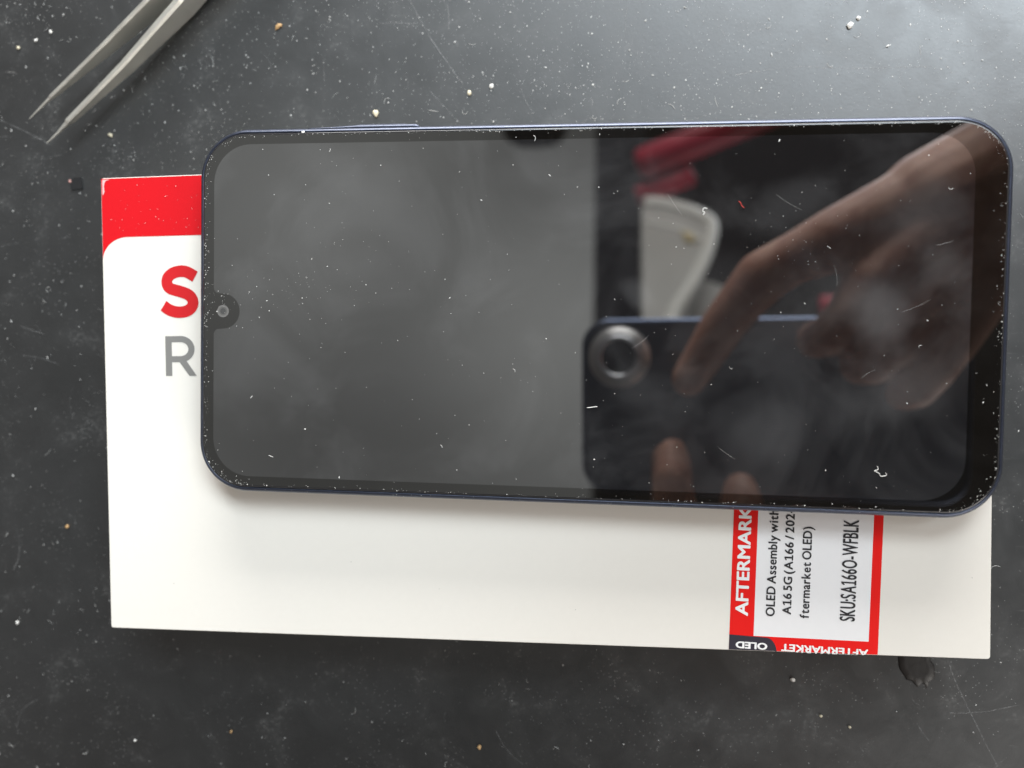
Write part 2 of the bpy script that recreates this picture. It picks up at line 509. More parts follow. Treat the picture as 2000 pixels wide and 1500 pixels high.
put_text('label_text', 'OLED', (7.70, 1.98), 180, 6.25, 1.30, .13, M['white_ink'], .11, None, sticker)
put_text('label_text', 'AFTERMARKET', (27.9, 2.10), 180, 17.2, 1.40, .09, M['white_ink'], .09, None, sticker)

# ------------------------------------------------------------------ smartphone
PW, PH, PT = 164.4, 77.9, 7.9
phone = empty('smartphone', V(0, 0, BOX_H + .16), 'navy edged phone lying face up on the box, dark mirror-like screen', 'phone')
def prr(ins, z, r=10.8):
    return [V(x, y, z) for x, y in rrect(PW - 2 * ins, PH - 2 * ins, max(.5, r - ins), 16)]
bm = bmesh.new()
prof = [(2.2, 0), (.9, .35), (.25, 1.0), (0, 1.9), (0, 5.8), (.08, 6.4), (.25, 6.9), (.50, 7.25), (.80, 7.47), (1.05, 7.55), (1.10, 7.3), (1.30, 7.3)]
loft(bm, [prr(i, z) for i, z in prof], True, True)
frame = finish('frame', bm, M['navy'], phone, True)
# inset for the key bank on the long side: a raised, rounded swelling
def bar(bm, x0, x1, y0, y1, z0, z1, r=.5):
    pts = rrect(x1 - x0, z1 - z0, min(r, (z1 - z0) / 2 - .01), 6, (x0 + x1) / 2, (z0 + z1) / 2)
    k = .18
    pts2 = rrect(x1 - x0 - 2 * k, z1 - z0 - 2 * k, min(r, (z1 - z0) / 2 - k - .01), 6, (x0 + x1) / 2, (z0 + z1) / 2)
    loft(bm, [[V(x, y0, z) for x, z in pts], [V(x, y1 - k, z) for x, z in pts], [V(x, y1, z) for x, z in pts2]], True, True)
bm = bmesh.new()
rings = []
for x in [-58 + i * .5 for i in range(49)]:
    t = (x + 58) / 24
    hgt = .62 * min(1, max(0, t / .45)) ** 1.3 if t < .45 else .62
    if t > .96: hgt *= max(.05, 1 - ((t - .96) / .04) ** 2)
    rings.append([V(x, 38.6, 1.6), V(x, 38.95 + hgt, 2.4), V(x, 38.95 + hgt, 6.0), V(x, 38.90 + hgt * .8, 6.6), V(x, 38.7 + hgt * .3, 7.1), V(x, 38.5, 7.0)])
loft(bm, rings, True, True)
bank = finish('key_bank', bm, M['navy'], phone, True)
bm = bmesh.new(); bar(bm, -48.5, -36.5, 39.3, 39.85, 3.0, 5.4, 1.1)
finish('power_button', bm, M['navy'], bank)
# front glass: black border, lit area, selfie camera
GL = PT + .02
bm = bmesh.new()
loft(bm, [prr(1.26, 7.3), prr(1.30, 7.82), prr(1.42, GL - .02), prr(1.62, GL)])
finish('glass_edge', bm, simple('glass_edge', (0.02, 0.02, 0.022), .12, 0, 1.6), phone, True)
disp = []
x0, x1, y0, y1, rr_ = -78.45, 74.8, -35.4, 35.4, 8.2
for (cx_, cy_, a0) in ((x1 - rr_, y1 - rr_, 0), (x0 + rr_, y1 - rr_, 90)):
    disp += [(cx_ + rr_ * math.cos(math.radians(a)), cy_ + rr_ * math.sin(math.radians(a))) for a in range(a0, a0 + 91, 6)]
nc = (-76.35, 0.0)
notch = []
notch += [(x0 + 1.4 - 1.4 * math.cos(math.radians(a)), 5.1 - 1.4 * math.sin(math.radians(a)) ) for a in range(0, 70, 12)]
notch += [(nc[0] + 3.75 * math.cos(math.radians(a)), nc[1] + 3.75 * math.sin(math.radians(a))) for a in range(78, -79, -6)]
notch += [(x0 + 1.4 - 1.4 * math.cos(math.radians(a)), -5.1 + 1.4 * math.sin(math.radians(a))) for a in range(60, -1, -12)]
disp += notch
for (cx_, cy_, a0) in ((x0 + rr_, y0 + rr_, 180), (x1 - rr_, y0 + rr_, 270)):
    disp += [(cx_ + rr_ * math.cos(math.radians(a)), cy_ + rr_ * math.sin(math.radians(a))) for a in range(a0, a0 + 91, 6)]
bm = bmesh.new()
fill_poly(bm, rrect(PW - 3.24, PH - 3.24, 10.8 - 1.62, 16), [disp], z=GL)
bez = finish('bezel', bm, M['bezel'], phone)
bm = bmesh.new(); fill_poly(bm, disp, z=GL)
dsp = finish('display', bm, M['display'], phone)
for o in (bez, dsp):
    for p in o.data.polygons:
        if p.normal.z < 0: p.flip()
circ = lambda r, n=40: [(nc[0] + r * math.cos(2 * math.pi * i / n), nc[1] + r * math.sin(2 * math.pi * i / n)) for i in range(n)]
bm = bmesh.new(); fill_poly(bm, circ(1.32), [circ(.92)], z=GL + .015)
fc = finish('front_camera', bm, M['lens_ring'], phone)
bm = bmesh.new(); fill_poly(bm, circ(.92), [circ(.62)], z=GL + .015)
finish('camera_inner_ring', bm, simple('inner_ring', (0.09, 0.088, 0.083), .3), fc)
bm = bmesh.new(); fill_poly(bm, circ(.62), z=GL + .015)
finish('camera_lens', bm, M['lens_glass'], fc)
# earpiece slit in the rim at the camera end
bm = bmesh.new()
fill_poly(bm, rrect(.34, 13, .16, 5, -PW / 2 + 1.2, 0), z=7.56)
finish('earpiece_slit', bm, M['navy_dark'], phone)

# ------------------------------------------------------------------ tweezers
tw = empty('tweezers', V(-120, 60, 0), 'steel fine-pointed tweezers lying open on the dark mat', 'tweezers')
def arm(name, pts):
    """pts: x, y, thickness, blade height, centre height"""
    bm = bmesh.new(); rings = []
    fine = []
    for a, b in zip(pts, pts[1:]):
        for k in range(6): fine.append([a[i] + (b[i] - a[i]) * k / 6 for i in range(5)])
    fine.append(list(pts[-1]))
    for i, p in enumerate(fine):
        q0, q1 = fine[max(0, i - 1)], fine[min(len(fine) - 1, i + 1)]
        d = Vector((q1[0] - q0[0], q1[1] - q0[1], 0)).normalized()
        s = Vector((-d.y, d.x, 0))
        t, h, z = p[2] / 2, p[3] / 2, p[4]
        c = Vector((p[0] + 120, p[1] - 60, 0))
        k = min(.28 * t * 2, .25 * h)
        sec = [(t, -h + k), (t, h - k), (t - k, h), (-t + k, h), (-t, h - k), (-t, -h + k), (-t + k, -h), (t - k, -h)]
        rings.append([V(c.x + s.x * a, c.y + s.y * a, z + b) for a, b in sec])
    loft(bm, rings, True, True)
    return finish(name, bm, M['steel'], tw)
Z = 4.6
arm('arm', [(-139.1, 48.6, .14, .16, Z), (-136.4, 51.0, .42, .42, Z), (-133.5, 53.5, .62, .85, Z), (-133.1, 53.8, .85, 1.4, Z), (-118.1, 65.4, 1.0, 4.6, Z),
            (-105.9, 75.1, 1.15, 7.4, Z), (-90, 89.3, 1.4, 8.6, Z), (-70, 110, 1.6, 8.8, Z), (-50, 135, 1.6, 8.4, Z), (-42, 146, 1.5, 7.5, Z)])
arm('arm', [(-134.4, 42.5, .14, .16, Z), (-131.6, 44.8, .48, .48, Z), (-128.9, 47.2, .95, 1.2, Z), (-128.4, 47.7, 1.2, 1.9, Z), (-113.1, 60.6, 1.6, 4.6, Z),
            (-97.9, 74.8, 2.1, 7.4, Z), (-84.5, 89.3, 2.0, 8.6, Z), (-66, 110, 1.9, 8.8, Z), (-48.4, 133.8, 1.7, 8.4, Z), (-40.6, 145, 1.5, 7.5, Z)])
bm = bmesh.new()
loft(bm, [[V(-42.6 + 120 + dx * .62 + sx * .79, 144.5 - 60 + dx * .79 - sx * .62, z) for sx, z in ((-1.5, 1.2), (-1.5, 8.0), (2.5, 8.0), (2.5, 1.2))] for dx in (0, 9)], True, True)
finish('heel', bm, M['steel'], tw)

# ------------------------------------------------------------------ dust, lint and crumbs
def flake(verts, faces, c, r, rnd, flat=.55, stretch=1.0, ang=0.0):
    b = len(verts)
    dirs = [(1, 0, 0), (0, 1, 0), (-1, 0, 0), (0, -1, 0), (0, 0, 1), (0, 0, -.7)]
    ca, sa = math.cos(ang), math.sin(ang)
    for d in dirs:
        k = r * rnd.uniform(.6, 1.25)
        x, y, z = d[0] * k * stretch + rnd.uniform(-.2, .2) * r, d[1] * k + rnd.uniform(-.2, .2) * r, d[2] * k * flat
        verts.append(V(c[0] + x * ca - y * sa, c[1] + x * sa + y * ca, c[2] + z + r * flat * .6))
    for f in ((0, 1, 4), (1, 2, 4), (2, 3, 4), (3, 0, 4), (1, 0, 5), (2, 1, 5), (3, 2, 5), (0, 3, 5)):
        faces.append(tuple(b + i for i in f))
def fibre(verts, faces, c, length, r, rnd, curl=1.0, ang=None):
    a = rnd.uniform(0, 6.28) if ang is None else ang
    n = 7; x, y = c[0], c[1]; k = rnd.uniform(-1, 1) * curl
    ring_prev = None
    for i in range(n):
        rr = r * (.5 if i in (0, n - 1) else 1)
        z = c[2] + r + .04 * abs(math.sin(i * 1.3))
        nx, ny = -math.sin(a), math.cos(a)
        b = len(verts)
        verts += [V(x + nx * rr, y + ny * rr, z), V(x, y, z + rr), V(x - nx * rr, y - ny * rr, z)]
        if ring_prev is not None:
            p = ring_prev
            faces += [(p, p + 1, b + 1, b), (p + 1, p + 2, b + 2, b + 1), (p + 2, p, b, b + 2)]
        ring_prev = b
        a += k * .55 + rnd.uniform(-.25, .25) * curl
        x += math.cos(a) * length / n; y += math.sin(a) * length / n

rnd = random.Random(11)
verts, faces = [], []
clusters = [(rnd.uniform(-150, 105), rnd.uniform(-120, 85), rnd.uniform(4, 14)) for _ in range(55)]
clusters += [(rnd.uniform(-150, 105), rnd.uniform(40, 85), rnd.uniform(4, 12)) for _ in range(60)]
for _ in range(9500):
    if rnd.random() < .45:
        c = rnd.choice(clusters); x, y = rnd.gauss(c[0], c[2]), rnd.gauss(c[1], c[2] * .7)
    else: x, y = rnd.uniform(-165, 115), rnd.uniform(-130, 95)
    dens = .30 + .70 * min(1, max(0, (y + 10) / 70)) + (.25 if x < -108 else 0)
    if rnd.random() > dens: continue
    if -104 < x < 80 and -65 < y < 26: continue
    r = min(.34, max(.03, math.exp(rnd.gauss(math.log(.07), .5))))
    flake(verts, faces, (x, y, 0), r, rnd, rnd.uniform(.4, .9), rnd.choice((1, 1, 1.3, 1.9)), rnd.gauss(1.6, .6))
for _ in range(330):
    x, y = rnd.uniform(-160, 110), rnd.uniform(-125, 92)
    if -104 < x < 80 and -65 < y < 26: continue
    if y < 0 and rnd.random() < .65: continue
    fibre(verts, faces, (x, y, 0), rnd.uniform(.7, 3.2), rnd.uniform(.02, .05), rnd, rnd.uniform(.2, 1.8))
d = raw('dust', verts, faces, M['dust']); tag(d, kind='stuff')

rnd = random.Random(23)
verts, faces = [], []
gz = BOX_H + .16 + GL
for _ in range(330):
    x, y = rnd.uniform(-80, 80), rnd.uniform(-37, 37)
    r = min(.17, max(.025, math.exp(rnd.gauss(math.log(.05), .5))))
    flake(verts, faces, (x, y, gz), r, rnd, rnd.uniform(.4, .8), rnd.choice((1, 1, 1.5, 2.2)), rnd.uniform(0, 6))
for cx_, cy_, sp, n in ((-60, 4, 9, 70), (45, 16, 6, 40), (-78, 2, 3, 40), (-48, 12, 8, 26), (0, 0, 22, 40)):
    for _ in range(n):
        x, y = rnd.gauss(cx_, sp), rnd.gauss(cy_, sp * .6)
        if abs(x) > 80 or abs(y) > 37: continue
        flake(verts, faces, (x, y, gz), min(.15, math.exp(rnd.gauss(math.log(.05), .45))), rnd, .6, 1.2, rnd.uniform(0, 6))
# lint caught along the rim of the glass
edge = rrect(PW - 3.0, PH - 3.0, 9.3, 40)
per = []
for i in range(len(edge)):
    a, b = edge[i], edge[(i + 1) % len(edge)]
    L = math.hypot(b[0] - a[0], b[1] - a[1])
    per.append((a, b, L))
for a, b, L in per:
    steps = max(1, int(L * 9))
    for k in range(steps):
        t = rnd.random(); x, y = a[0] + (b[0] - a[0]) * t, a[1] + (b[1] - a[1]) * t
        w = .42 if x > 76 else .6 if x < -77 else .28
        if y < -36: w = .16
        if abs(x) > 70 and abs(y) > 30: w = .85
        if rnd.random() > w * (.4 + .6 * (math.sin(x * .9 + y * .7) > -.2)): continue
        inn = abs(rnd.gauss(0, .30)) + .05
        s = 1 - inn / 40
        flake(verts, faces, (x * s, y * s, gz - .04), min(.13, math.exp(rnd.gauss(math.log(.05), .4))), rnd, .8, 1.3, rnd.uniform(0, 6))
for x, y, L, r in ((62, 1, 7, .008), (50, 6, 5, .008), (20, 20, 6, .008), (38, 24, 7, .008), (14, -4, 5, .008), (55, -12, 4, .008), (28, -26, 5, .008), (68, 14, 4, .008), (65.7, -5.8, 1.2, .035), (48.7, 13.4, 1.0, .04), (-64.8, -31.1, 1.3, .05), (-57.7, 7.5, .9, .03), (30, -10, 1.1, .03), (70, 25, 1.4, .04), (-10, 36.2, 1.6, .05),
                   (-53, 33.5, .9, .05), (-70, -18.6, .8, .07), (-28, -28, .9, .05), (-13, -12, 1.2, .03)):
    fibre(verts, faces, (x, y, gz), L, r, rnd, .22 if r < .02 else 1.2)
d = raw('dust', verts, faces, M['screen_dust']); tag(d, kind='stuff')
# specks on the box and on the navy rim
verts, faces = [], []
for _ in range(60):
    x, y = rnd.uniform(-108, -83), rnd.uniform(17, 29)
    flake(verts, faces, (x, y, BOX_H + .06), math.exp(rnd.gauss(math.log(.055), .4)), rnd, .5, 1.6, rnd.uniform(0, 6))
for _ in range(70):
    s = rnd.choice((1, -1)); x = rnd.uniform(-70, 72)
    flake(verts, faces, (x, s * (38.95 - rnd.uniform(.3, .9)), BOX_H + .16 + 7.45), rnd.uniform(.03, .075), rnd, .7, 1.2, 0)
d = raw('dust', verts, faces, M['screen_dust']); tag(d, kind='stuff')
verts, faces = [], []
for x, y in ((80, -52), (-92, -62), (-50, -55), (-30, -60), (0, -63), (62, -58)):
    flake(verts, faces, (x, y, BOX_H + .02), .09, rnd, .4)
d = raw('dust', verts, faces, M['black_chip']); tag(d, kind='stuff')

# scratches and rubbed lines in the mat
rnd = random.Random(3)
verts, faces = [], []
def scratch(pts, w):
    p = catmull([(x, y, 0) for x, y in pts], 10)
    pv = None
    for i, q in enumerate(p):
        dd = (p[min(i + 1, len(p) - 1)] - p[max(i - 1, 0)]).normalized()
        ww = w * rnd.uniform(.4, 1.2) * (.4 if i in (0, len(p) - 1) else 1)
        ox, oy = rnd.gauss(0, w * .25), rnd.gauss(0, w * .25)
        b = len(verts)
        verts.extend([V(q.x - dd.y * ww / 2 + ox, q.y + dd.x * ww / 2 + oy, .03), V(q.x + dd.y * ww / 2 + ox, q.y - dd.x * ww / 2 + oy, .03)])
        if pv is not None: faces.append((pv, pv + 1, b + 1, b))
        pv = b
scratch([(-43.3, 76.2), (-38, 67), (-33.5, 60.5), (-29.9, 55.8)], .34)
scratch([(-38, 54.5), (-34, 50.3), (-30.7, 46.8)], .2)
scratch([(-50.8, 70.9), (-46, 70.8), (-42.5, 70.6)], .22)
scratch([(8.4, 78), (8.3, 72), (8.0, 65.8)], .2)
scratch([(32, 56.3), (46, 57.9), (56, 57.3), (75.8, 57.1)], .2)
scratch([(83.3, -75.9), (86.8, -84), (95, -99.8)], .2)
scratch([(84, -88), (91, -87.2), (99, -85)], .18)
scratch([(-151, 50), (-142, 46), (-137, 43.4)], .2)
scratch([(-34, 75), (-33.6, 71), (-33.8, 68.6)], .3)
for _ in range(95):
    x, y = rnd.uniform(-155, 105), rnd.uniform(-125, 88)
    if y < 10 and rnd.random() < .35: continue
    a = rnd.gauss(2.2, .9); L = rnd.uniform(2, 13); c = rnd.uniform(-.5, .5)
    pts = []
    for k in range(4):
        pts.append((x, y)); x += math.cos(a) * L / 3; y += math.sin(a) * L / 3; a += c
    scratch(pts, rnd.uniform(.05, .16))
for _ in range(40):
    x, y = rnd.uniform(-45, 75), rnd.uniform(45, 80); a = rnd.gauss(1.0, .5); L = rnd.uniform(1.5, 7)
    scratch([(x, y), (x + L * .5 * math.cos(a), y + L * .5 * math.sin(a)), (x + L * math.cos(a + .2), y + L * math.sin(a + .2))], rnd.uniform(.05, .12))
d = raw('scratch_marks', verts, faces, M['scratch']); tag(d, kind='stuff')

def crumb(x, y, r, mat, label, stretch=1.0, ang=0.0, z0=0.0, seed=0, name='crumb', cat='crumb', bend=0.0):
    rn = random.Random(seed)
    bm = bmesh.new()
    bmesh.ops.create_icosphere(bm, subdivisions=2, radius=1)
    ph = [rn.uniform(0, 6.28) for _ in range(6)]
    for v in bm.verts:
        n = v.co.copy()
        k = 1 + .16 * math.sin(3 * n.x + ph[0]) + .14 * math.sin(4 * n.y + ph[1]) + .12 * math.sin(5 * n.z + ph[2] + 2 * n.x) + rn.uniform(-.05, .05)
        px, py, pz = n.x * k * r * stretch, n.y * k * r, n.z * k * r * .7
        py += bend * px * px / r
        v.co = V(px * math.cos(ang) - py * math.sin(ang), px * math.sin(ang) + py * math.cos(ang), pz + r * .66)
    o = finish(name, bm, mat, None, True)
    o.location = V(x, y, z0)
    return tag(o, label, cat)
crumb(-76.2, 71.0, .42, M['tan'], 'curved tan crumb on the mat above the phone', 3.0, .65, seed=1, bend=-.16)
crumb(-51.2, 49.3, .62, M['cream'], 'plump cream grain beside the phone key bank', 1.35, 1.9, seed=2)
crumb(-145.5, 67.9, .40, M['cream'], 'cream grain nearest the left frame edge, beyond the tweezers', 1.2, 2.0, seed=3)
crumb(-136.5, 71.6, .36, M['pale'], 'small white grain closest to the upper tweezer arm', 1.4, 1.5, seed=4)
crumb(-140.6, 69.7, .30, M['pale'], 'small slanted pale grain between two grains left of the tweezers', 1.6, .5, seed=5)
crumb(-120.2, 45.4, .42, M['cream'], 'cream grain on the mat between tweezer points and phone', 1.3, 2.6, seed=6)
crumb(-132.2, -54.5, .44, M['tan'], 'tan crumb beside the left side of the box', 1.4, .8, seed=7)
crumb(-146.4, -80.4, .42, M['pale'], 'round white grain at the left frame edge below box height', 1.1, 0, seed=8)
crumb(-87.4, -104.9, .32, M['tan'], 'orange tan crumb below the left half of the box', 1.3, 1.2, seed=9)
crumb(-113.4, -109.2, .32, M['pale'], 'round pale grain at the lower left of the mat', 1.1, .3, seed=10)
crumb(-23.6, -104.0, .40, M['tan'], 'amber crumb at the bottom centre of the mat', 1.5, 1.3, seed=11)
crumb(58.1, 66.7, .55, M['pale'], 'larger of two white chips at the upper right', 1.5, .7, seed=12)
crumb(59.8, 68.2, .38, M['pale'], 'smaller of two white chips at the upper right', 1.4, .9, seed=13)
crumb(49.6, -82.5, .36, M['pale'], 'flat pale crumb just below the red label', 1.7, -.2, seed=14)
crumb(56.1, -90.6, .30, M['cream'], 'pale grain in the dark below the red label, middle one', 1.1, 0, seed=15)
crumb(62.6, -92.7, .30, M['cream'], 'pale grain in the dark below the label, lowest and rightmost', 1.1, 1, seed=16)
crumb(-28.4, 53.8, .42, M['cream'], 'cream grain above the phone, right of the long scratch', 1.4, 1.8, seed=17)
crumb(-23.1, 55.2, .40, M['pale'], 'white drop-shaped grain right of the cream grain above the phone', 1.7, 1.6, seed=18)
crumb(-58.8, 37.75, .30, M['pale'], 'pale grain stuck on the upper rim of the phone', 1.2, .4, z0=BOX_H + .16 + 7.5, seed=19)
# black square chip with a pink speck
bm = bmesh.new()
loft(bm, [[V(x, y, z) for x, y in ((-1.5, -1.2), (1.6, -1.5), (1.7, 1.5), (-.2, 1.7), (-1.4, 1.1))] for z in (0.02, .35)], True, True)
ch = finish('plastic_chip', bm, M['black_chip']); ch.location = V(-129.6, 33.2, 0); ch.rotation_euler = (0, 0, .15)
tag(ch, 'small black plastic chip on the mat between tweezers and box', 'chip')
crumb(-131.3, 33.9, .34, simple('pink_speck', (0.6, 0.33, 0.30), .6), 'tiny pink speck beside the black chip', 1.2, .5, seed=20)
# fibres on the screen, one by one
def lint(pts, r, mat, label):
    bm = bmesh.new()
    p = [Vector((q[0] * MM, q[1] * MM, q[2] * MM)) for q in catmull([(x, y, z) for x, y, z in pts], 6)]
    c = sum(p, Vector()) / len(p); c.z = gz * MM
    tube(bm, [q - c for q in p], r * MM, 6)
    o = finish('lint_fibre', bm, mat, None, True); o.location = c
    tag(o, label, 'lint')
g = gz + .06
lint([(30.9, 22.6, g), (31.3, 22.3, g + .1), (31.5, 21.8, g), (32.0, 21.3, g)], .06, M['red_fibre'], 'short red fibre on the upper right of the screen')
lint([(24.9, 21.2, g), (24.3, 21.3, g + .1), (24.0, 20.8, g), (24.4, 20.4, g + .1), (24.1, 20.0, g)], .08, M['screen_dust'], 'curled white fibre on the screen near the red fibre')
lint([(1.9, -18.9, g), (3.0, -18.75, g + .05), (4.0, -18.6, g)], .07, M['screen_dust'], 'straight white fibre lying low in the middle of the screen')
lint([(58.6, -29.0, g), (58.7, -29.6, g + .1), (58.1, -29.9, g), (58.9, -30.3, g + .15), (59.3, -30.9, g), (60.3, -30.7, g), (60.2, -30.2, g)], .07, M['screen_dust'], 'long curled white fibre at the lower right of the screen')
# smear of dark residue at the near right corner of the box
rnd = random.Random(8)
out = [(79.6, -73), (80.0, -76), (80.6, -78.2), (80.9, -80.2), (79.9, -81.0), (79.3, -82.5), (78.2, -81.6), (77.2, -82.6), (75.6, -81.2), (74.0, -80.2), (72.8, -78.0), (72.2, -74), (75, -71)]
bm = bmesh.new()
cx_, cy_ = 76.8, -77
bo = [(x + rnd.uniform(-.3, .3), y + rnd.uniform(-.3, .3)) for q in zip(out, out[1:] + out[:1]) for x, y in (q[0], ((q[0][0] + q[1][0]) / 2, (q[0][1] + q[1][1]) / 2))]
loft(bm, [[V(x - cx_, y - cy_, .01) for x, y in bo], [V((x - cx_) * .93, (y - cy_) * .93, .28 + rnd.uniform(0, .1)) for x, y in bo], [V((x - cx_) * .6, (y - cy_) * .6, .30 + rnd.uniform(-.08, .08)) for x, y in bo]], True, True)
rs = finish('residue_blob', bm, M['residue'], None, True); rs.location = V(cx_, cy_, 0)
tag(rs, 'dark glossy residue stuck on the mat beside the near box corner', 'residue')

# ------------------------------------------------------------------ the camera phone, seen in the screen
hp = empty('camera_phone', CAM_AT, 'dark blue single-lens phone held above, mirrored in the screen', 'phone')
hp.rotation_euler = CAM_AXES.to_euler()
# local frame: -z looks down at the scene; the lens sits at the origin
BK = 3.2         # back plate above the lens front
def hprr(ins, z, r=11.5):
    return [V(x, y, z) for x, y in rrect(146.7 - 2 * ins, 71.5 - 2 * ins, max(.5, r - ins), 14, 146.7 / 2 - 15.6, 71.5 / 2 - 55.9)]
bm = bmesh.new()
loft(bm, [hprr(i, z) for i, z in ((2.0, BK + .25), (.9, BK + .30), (.25, BK + .9), (0, BK + 1.6), (0, BK + 6.6), (.9, BK + 7.8), (2.2, BK + 8.0))], True, True)
finish('frame', bm, M['phone_edge'], hp, True)
bm = bmesh.new()
fill_poly(bm, rrect(146.7 - 3.6, 71.5 - 3.6, 9.7, 14, 146.7 / 2 - 15.6, 71.5 / 2 - 55.9), z=BK)
finish('back_glass', bm, M['phone_back'], hp)
def lathe(prof, n=48):
    bm = bmesh.new()
    loft(bm, [[V(r * math.cos(2 * math.pi * i / n), r * math.sin(2 * math.pi * i / n), z) for i in range(n)] for r, z in prof])
    return bm
lens = finish('lens_bump', lathe([(12.7, BK - .02), (12.1, BK - .25), (11.5, BK - .78), (10.9, BK - 1.38), (10.4, BK - 1.75), (9.9, BK - 1.9), (9.2, BK - 1.95)]), M['lens_bump'], hp, True)
finish('lens_ring', lathe([(9.2, BK - 1.9), (9.15, BK - 2.3), (8.85, BK - 2.62), (8.4, BK - 2.95), (7.9, BK - 3.0), (7.3, BK - 2.6), (6.9, BK - 2.1)]), M['ring_metal'], lens, True)
bm = lathe([(7.0, BK - 2.1), (3.0, BK - 2.1), (.4, BK - 2.1)]); 
finish('lens_cover', bm, M['aperture'], lens)
bm = bmesh.new()
fill_poly(bm, rrect(5.6, 5.6, 2.79, 10, 23, 0), z=BK - .06)
finish('flash', bm, M['lens_ring'], hp)

# ------------------------------------------------------------------ the person's hands holding it
def capsule(bm, a, b, ra, rb):
    a, b = V(*a), V(*b); ra *= MM; rb *= MM
    d = (b - a); L = d.length; d.normalize()
    s = d.cross(Vector((0, 0, 1)))
    if s.length < 1e-4: s = Vector((1, 0, 0))
    s.normalize(); u = s.cross(d)
    n = 16; rings = []
    for k in range(1, 7):
        t = math.radians(90 - 15 * k); rings.append((a - d * ra * math.sin(t), ra * math.cos(t)))
    for k in range(1, 4): rings.append((a + d * L * k / 4, ra + (rb - ra) * k / 4))
    for k in range(0, 6):
        t = math.radians(15 * k); rings.append((b + d * rb * math.sin(t), rb * math.cos(t)))
    loft(bm, [[c + r * (math.cos(2 * math.pi * i / n) * s + math.sin(2 * math.pi * i / n) * u) for i in range(n)] for c, r in rings], True, True)
def chain(bm, pts):
    for p, q in zip(pts, pts[1:]): capsule(bm, p[:3], q[:3], p[3], q[3])
bm = bmesh.new()
# near hand: index finger laid along the back of the phone, arm off to the window side
chain(bm, [(35, -16.5, 182.5, 6.9), (45.5, 2.0, 177, 8.4), (50, 9, 174.5, 8.6), (59.5, 21.5, 171, 9.9), (70, 28, 168, 9.4), (84, 34.5, 165, 11.6), (112, 47, 163, 15)])
chain(bm, [(80, -1, 176, 7.2), (84, 1, 168, 8.0), (90, 9, 161, 9.4), (96, 19, 160, 11.5), (120, 40, 163, 17)])
chain(bm, [(95, -10, 174, 7.2), (98, -9, 165, 8.0), (103, -2, 159, 9.2), (107, 8, 160, 11.5), (130, 38, 164, 17)])
chain(bm, [(110, -20, 172, 6.4), (112, -18, 164, 7.0), (116, -10, 160, 8.0), (120, -1, 162, 10.5), (136, 32, 166, 16)])
chain(bm, [(92, 6, 189, 8.0), (108, 18, 192, 9.0), (122, 34, 184, 11), (134, 46, 172, 16)])
chain(bm, [(115, 47, 164, 18.5), (137, 57, 166, 21), (158, 66, 168, 21.5), (170, 71, 170, 22), (260, 112, 178, 29), (400, 180, 195, 40)])
chain(bm, [(132, 38, 167, 19), (152, 50, 169, 20), (178, 62, 172, 21)])
# far hand: finger tips curled over the lower long side
chain(bm, [(29.8, -45, 184.5, 5.8), (29.6, -53, 180.5, 7.4), (30, -68, 180, 8.2), (38, -92, 182, 10.5), (52, -122, 188, 17)])
chain(bm, [(55, -58, 180, 6.8), (55, -62, 177, 8.0), (55.5, -70, 176.5, 9.0), (57, -94, 180, 11), (60, -122, 187, 17)])
chain(bm, [(76, -70, 177, 7.2), (76, -75, 174.5, 8.0), (75, -82, 174.5, 8.6), (73, -96, 180, 11), (68, -122, 187, 17)])
chain(bm, [(94, -68, 174, 6.0), (93, -74, 172.5, 6.8), (90, -80, 174, 7.8), (86, -98, 180, 10), (76, -122, 187, 16)])
chain(bm, [(30, -50, 199, 8.2), (32, -72, 202, 9.2), (40, -98, 198, 11.5), (54, -124, 192, 16)])
chain(bm, [(58, -120, 188, 19), (66, -140, 190, 20), (72, -165, 192, 20), (76, -185, 195, 21), (90, -290, 215, 30), (110, -430, 245, 40)])
me = bpy.data.meshes.new('hands_raw'); bm.to_mesh(me); bm.free()
tmp = bpy.data.objects.new('hands_raw', me); col.objects.link(tmp)
md = tmp.modifiers.new('r', 'REMESH'); md.mode = 'VOXEL'; md.voxel_size = 0.0014
ms = tmp.modifiers.new('s', 'SMOOTH'); ms.factor = .5; ms.iterations = 9
dg = bpy.context.evaluated_depsgraph_get(); dg.update()
me2 = bpy.data.meshes.new_from_object(tmp.evaluated_get(dg)); me2.name = 'person'
bpy.data.objects.remove(tmp)
me2.materials.clear(); me2.materials.append(M['skin'])
me2.polygons.foreach_set('use_smooth', [True] * len(me2.polygons))
person = bpy.data.objects.new('person', me2); col.objects.link(person)
tag(person, 'bare hands holding the camera phone, pointing finger mirrored in the screen', 'person')
bm = bmesh.new()
bmesh.ops.create_uvsphere(bm, u_segments=16, v_segments=10, radius=1)
ax = Vector((12, 14, -5.5)).normalized(); dn = Vector((-.35, .3, -.85)); dn = (dn - ax * dn.dot(ax)).normalized(); sd = ax.cross(dn)
for v in bm.verts:
    c = v.co.copy()
    v.co = V(37.5, -13.8, 181.2) + (ax * c.x * 6.2 + sd * c.y * 4.4 + dn * (c.z * 1.3 + 5.9)) * MM
finish('fingernail', bm, M['nail'], person, True)

# ------------------------------------------------------------------ things overhead, seen only in the screen
def prism(bm, pts, z, h, tilt=None):
    loft(bm, [[V(x, y, z) for x, y in pts], [V(x, y, z + h) for x, y in pts]], True, True)
bm = bmesh.new()
prism(bm, [(-20.5, -700), (41, -700), (32, 800), (-33, 800)], 1000, 60)
b = finish('overhead_beam', bm, M['beam']); tag(b, 'straight dark beam overhead, mirrored as a black upright band in the screen', 'beam')

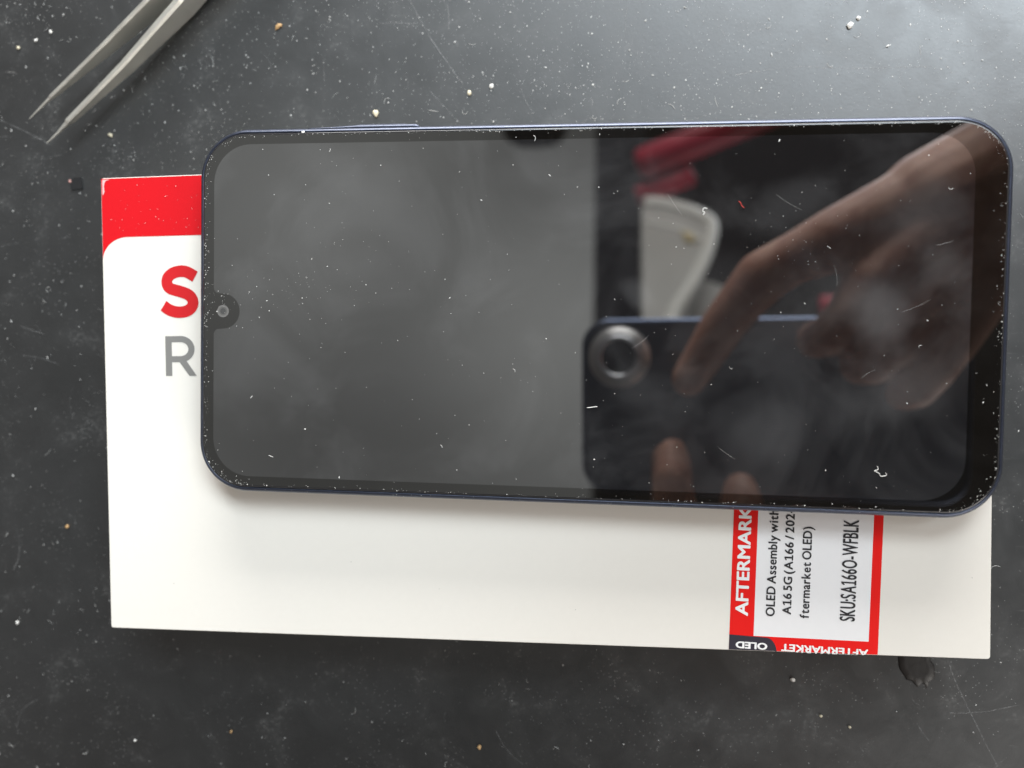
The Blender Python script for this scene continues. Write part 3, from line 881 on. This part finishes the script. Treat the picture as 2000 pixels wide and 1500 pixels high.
bm = bmesh.new()
pale = empty('pale_case', V(55, 90, 600), 'pale plastic case with ridged rim, mirrored between beam and finger', 'case')
pale.rotation_euler = (math.radians(46), 0, 0); pale.scale = (1, 1.38, 1)
def rel(pts): return [(x - 55, y - 90) for x, y in pts]
prism(bm, rel([(27, 135.5), (46, 134), (70, 125), (84, 115), (86, 107), (79, 82), (66, 54), (53, 31), (46, 10), (27, 9)]), 0, 60)
finish('case_body', bm, M['pale_plastic'], pale)
bm = bmesh.new()
def ridge(pts, r): tube(bm, catmull([Vector((x - 55, y - 90, 0)) * MM for x, y in pts], 6), r * MM, 10)
ridge([(29, 138.5), (46, 137), (72, 127.5), (86.5, 117.5), (89, 108), (81.5, 81), (68, 52.5), (53, 28), (48, 12)], 5.6)
ridge([(29, 115.5), (40, 114), (62, 107), (81, 95)], 2.2)
finish('case_rim', bm, M['pale_trim'], pale, True)
bm = bmesh.new(); prism(bm, rel([(62, 104), (71, 100), (73, 92), (64, 94)]), -3, 3)
finish('case_latch', bm, M['yellow_spot'], pale)
bm = bmesh.new()
prism(bm, [(-22, 25), (14, 28), (30, 20), (32, -50), (-30, -50)], 0, 50)
pb = finish('grey_bin', bm, M['pale_plastic']); pb.rotation_euler = (math.radians(30), 0, 0); pb.location = V(76, 38, 620); tag(pb, 'greyish bin next to the pale case, mirrored behind the finger', 'bin')
def redbar(a, b_, r, label):
    bm = bmesh.new()
    c = (V(*a) + V(*b_)) / 2
    tube(bm, [V(*a) - c, (V(*a) * .97 + V(*b_) * .03) - c, (V(*a) * .03 + V(*b_) * .97) - c, V(*b_) - c], [r * .7 * MM, r * MM, r * MM, r * .7 * MM], 14)
    o = finish('red_bar', bm, M['red_plastic'], None, True); o.location = c
    tag(o, label, 'bar', 'red bars overhead')
redbar((22, 171, 650), (190, 240, 650), 15, 'upper, longer slanted red bar mirrored at the top of the screen')
redbar((22, 143, 655), (74, 164, 655), 10, 'lower, shorter red bar mirrored under the longer one')
redbar((196, 34, 640), (196, 50, 640), 8, 'short red bar end mirrored behind the hand')
bm = bmesh.new()
bmesh.ops.create_uvsphere(bm, u_segments=24, v_segments=14, radius=1)
for v in bm.verts:
    c = v.co; k = 1.0 if abs(c.x) < .5 else 1.0
    v.co = V(30 * math.copysign(abs(c.x) ** .7, c.x), 26 * math.copysign(abs(c.y) ** .7, c.y), 18 * c.z)
kb = finish('black_knob', bm, M['black_plastic'], None, True); kb.location = V(-70, 203, 600)
tag(kb, 'black rounded knob overhead, mirrored at the top edge of the screen', 'knob')

scene.render.engine = 'CYCLES'
scene.render.resolution_x = 1024
scene.render.resolution_y = 768
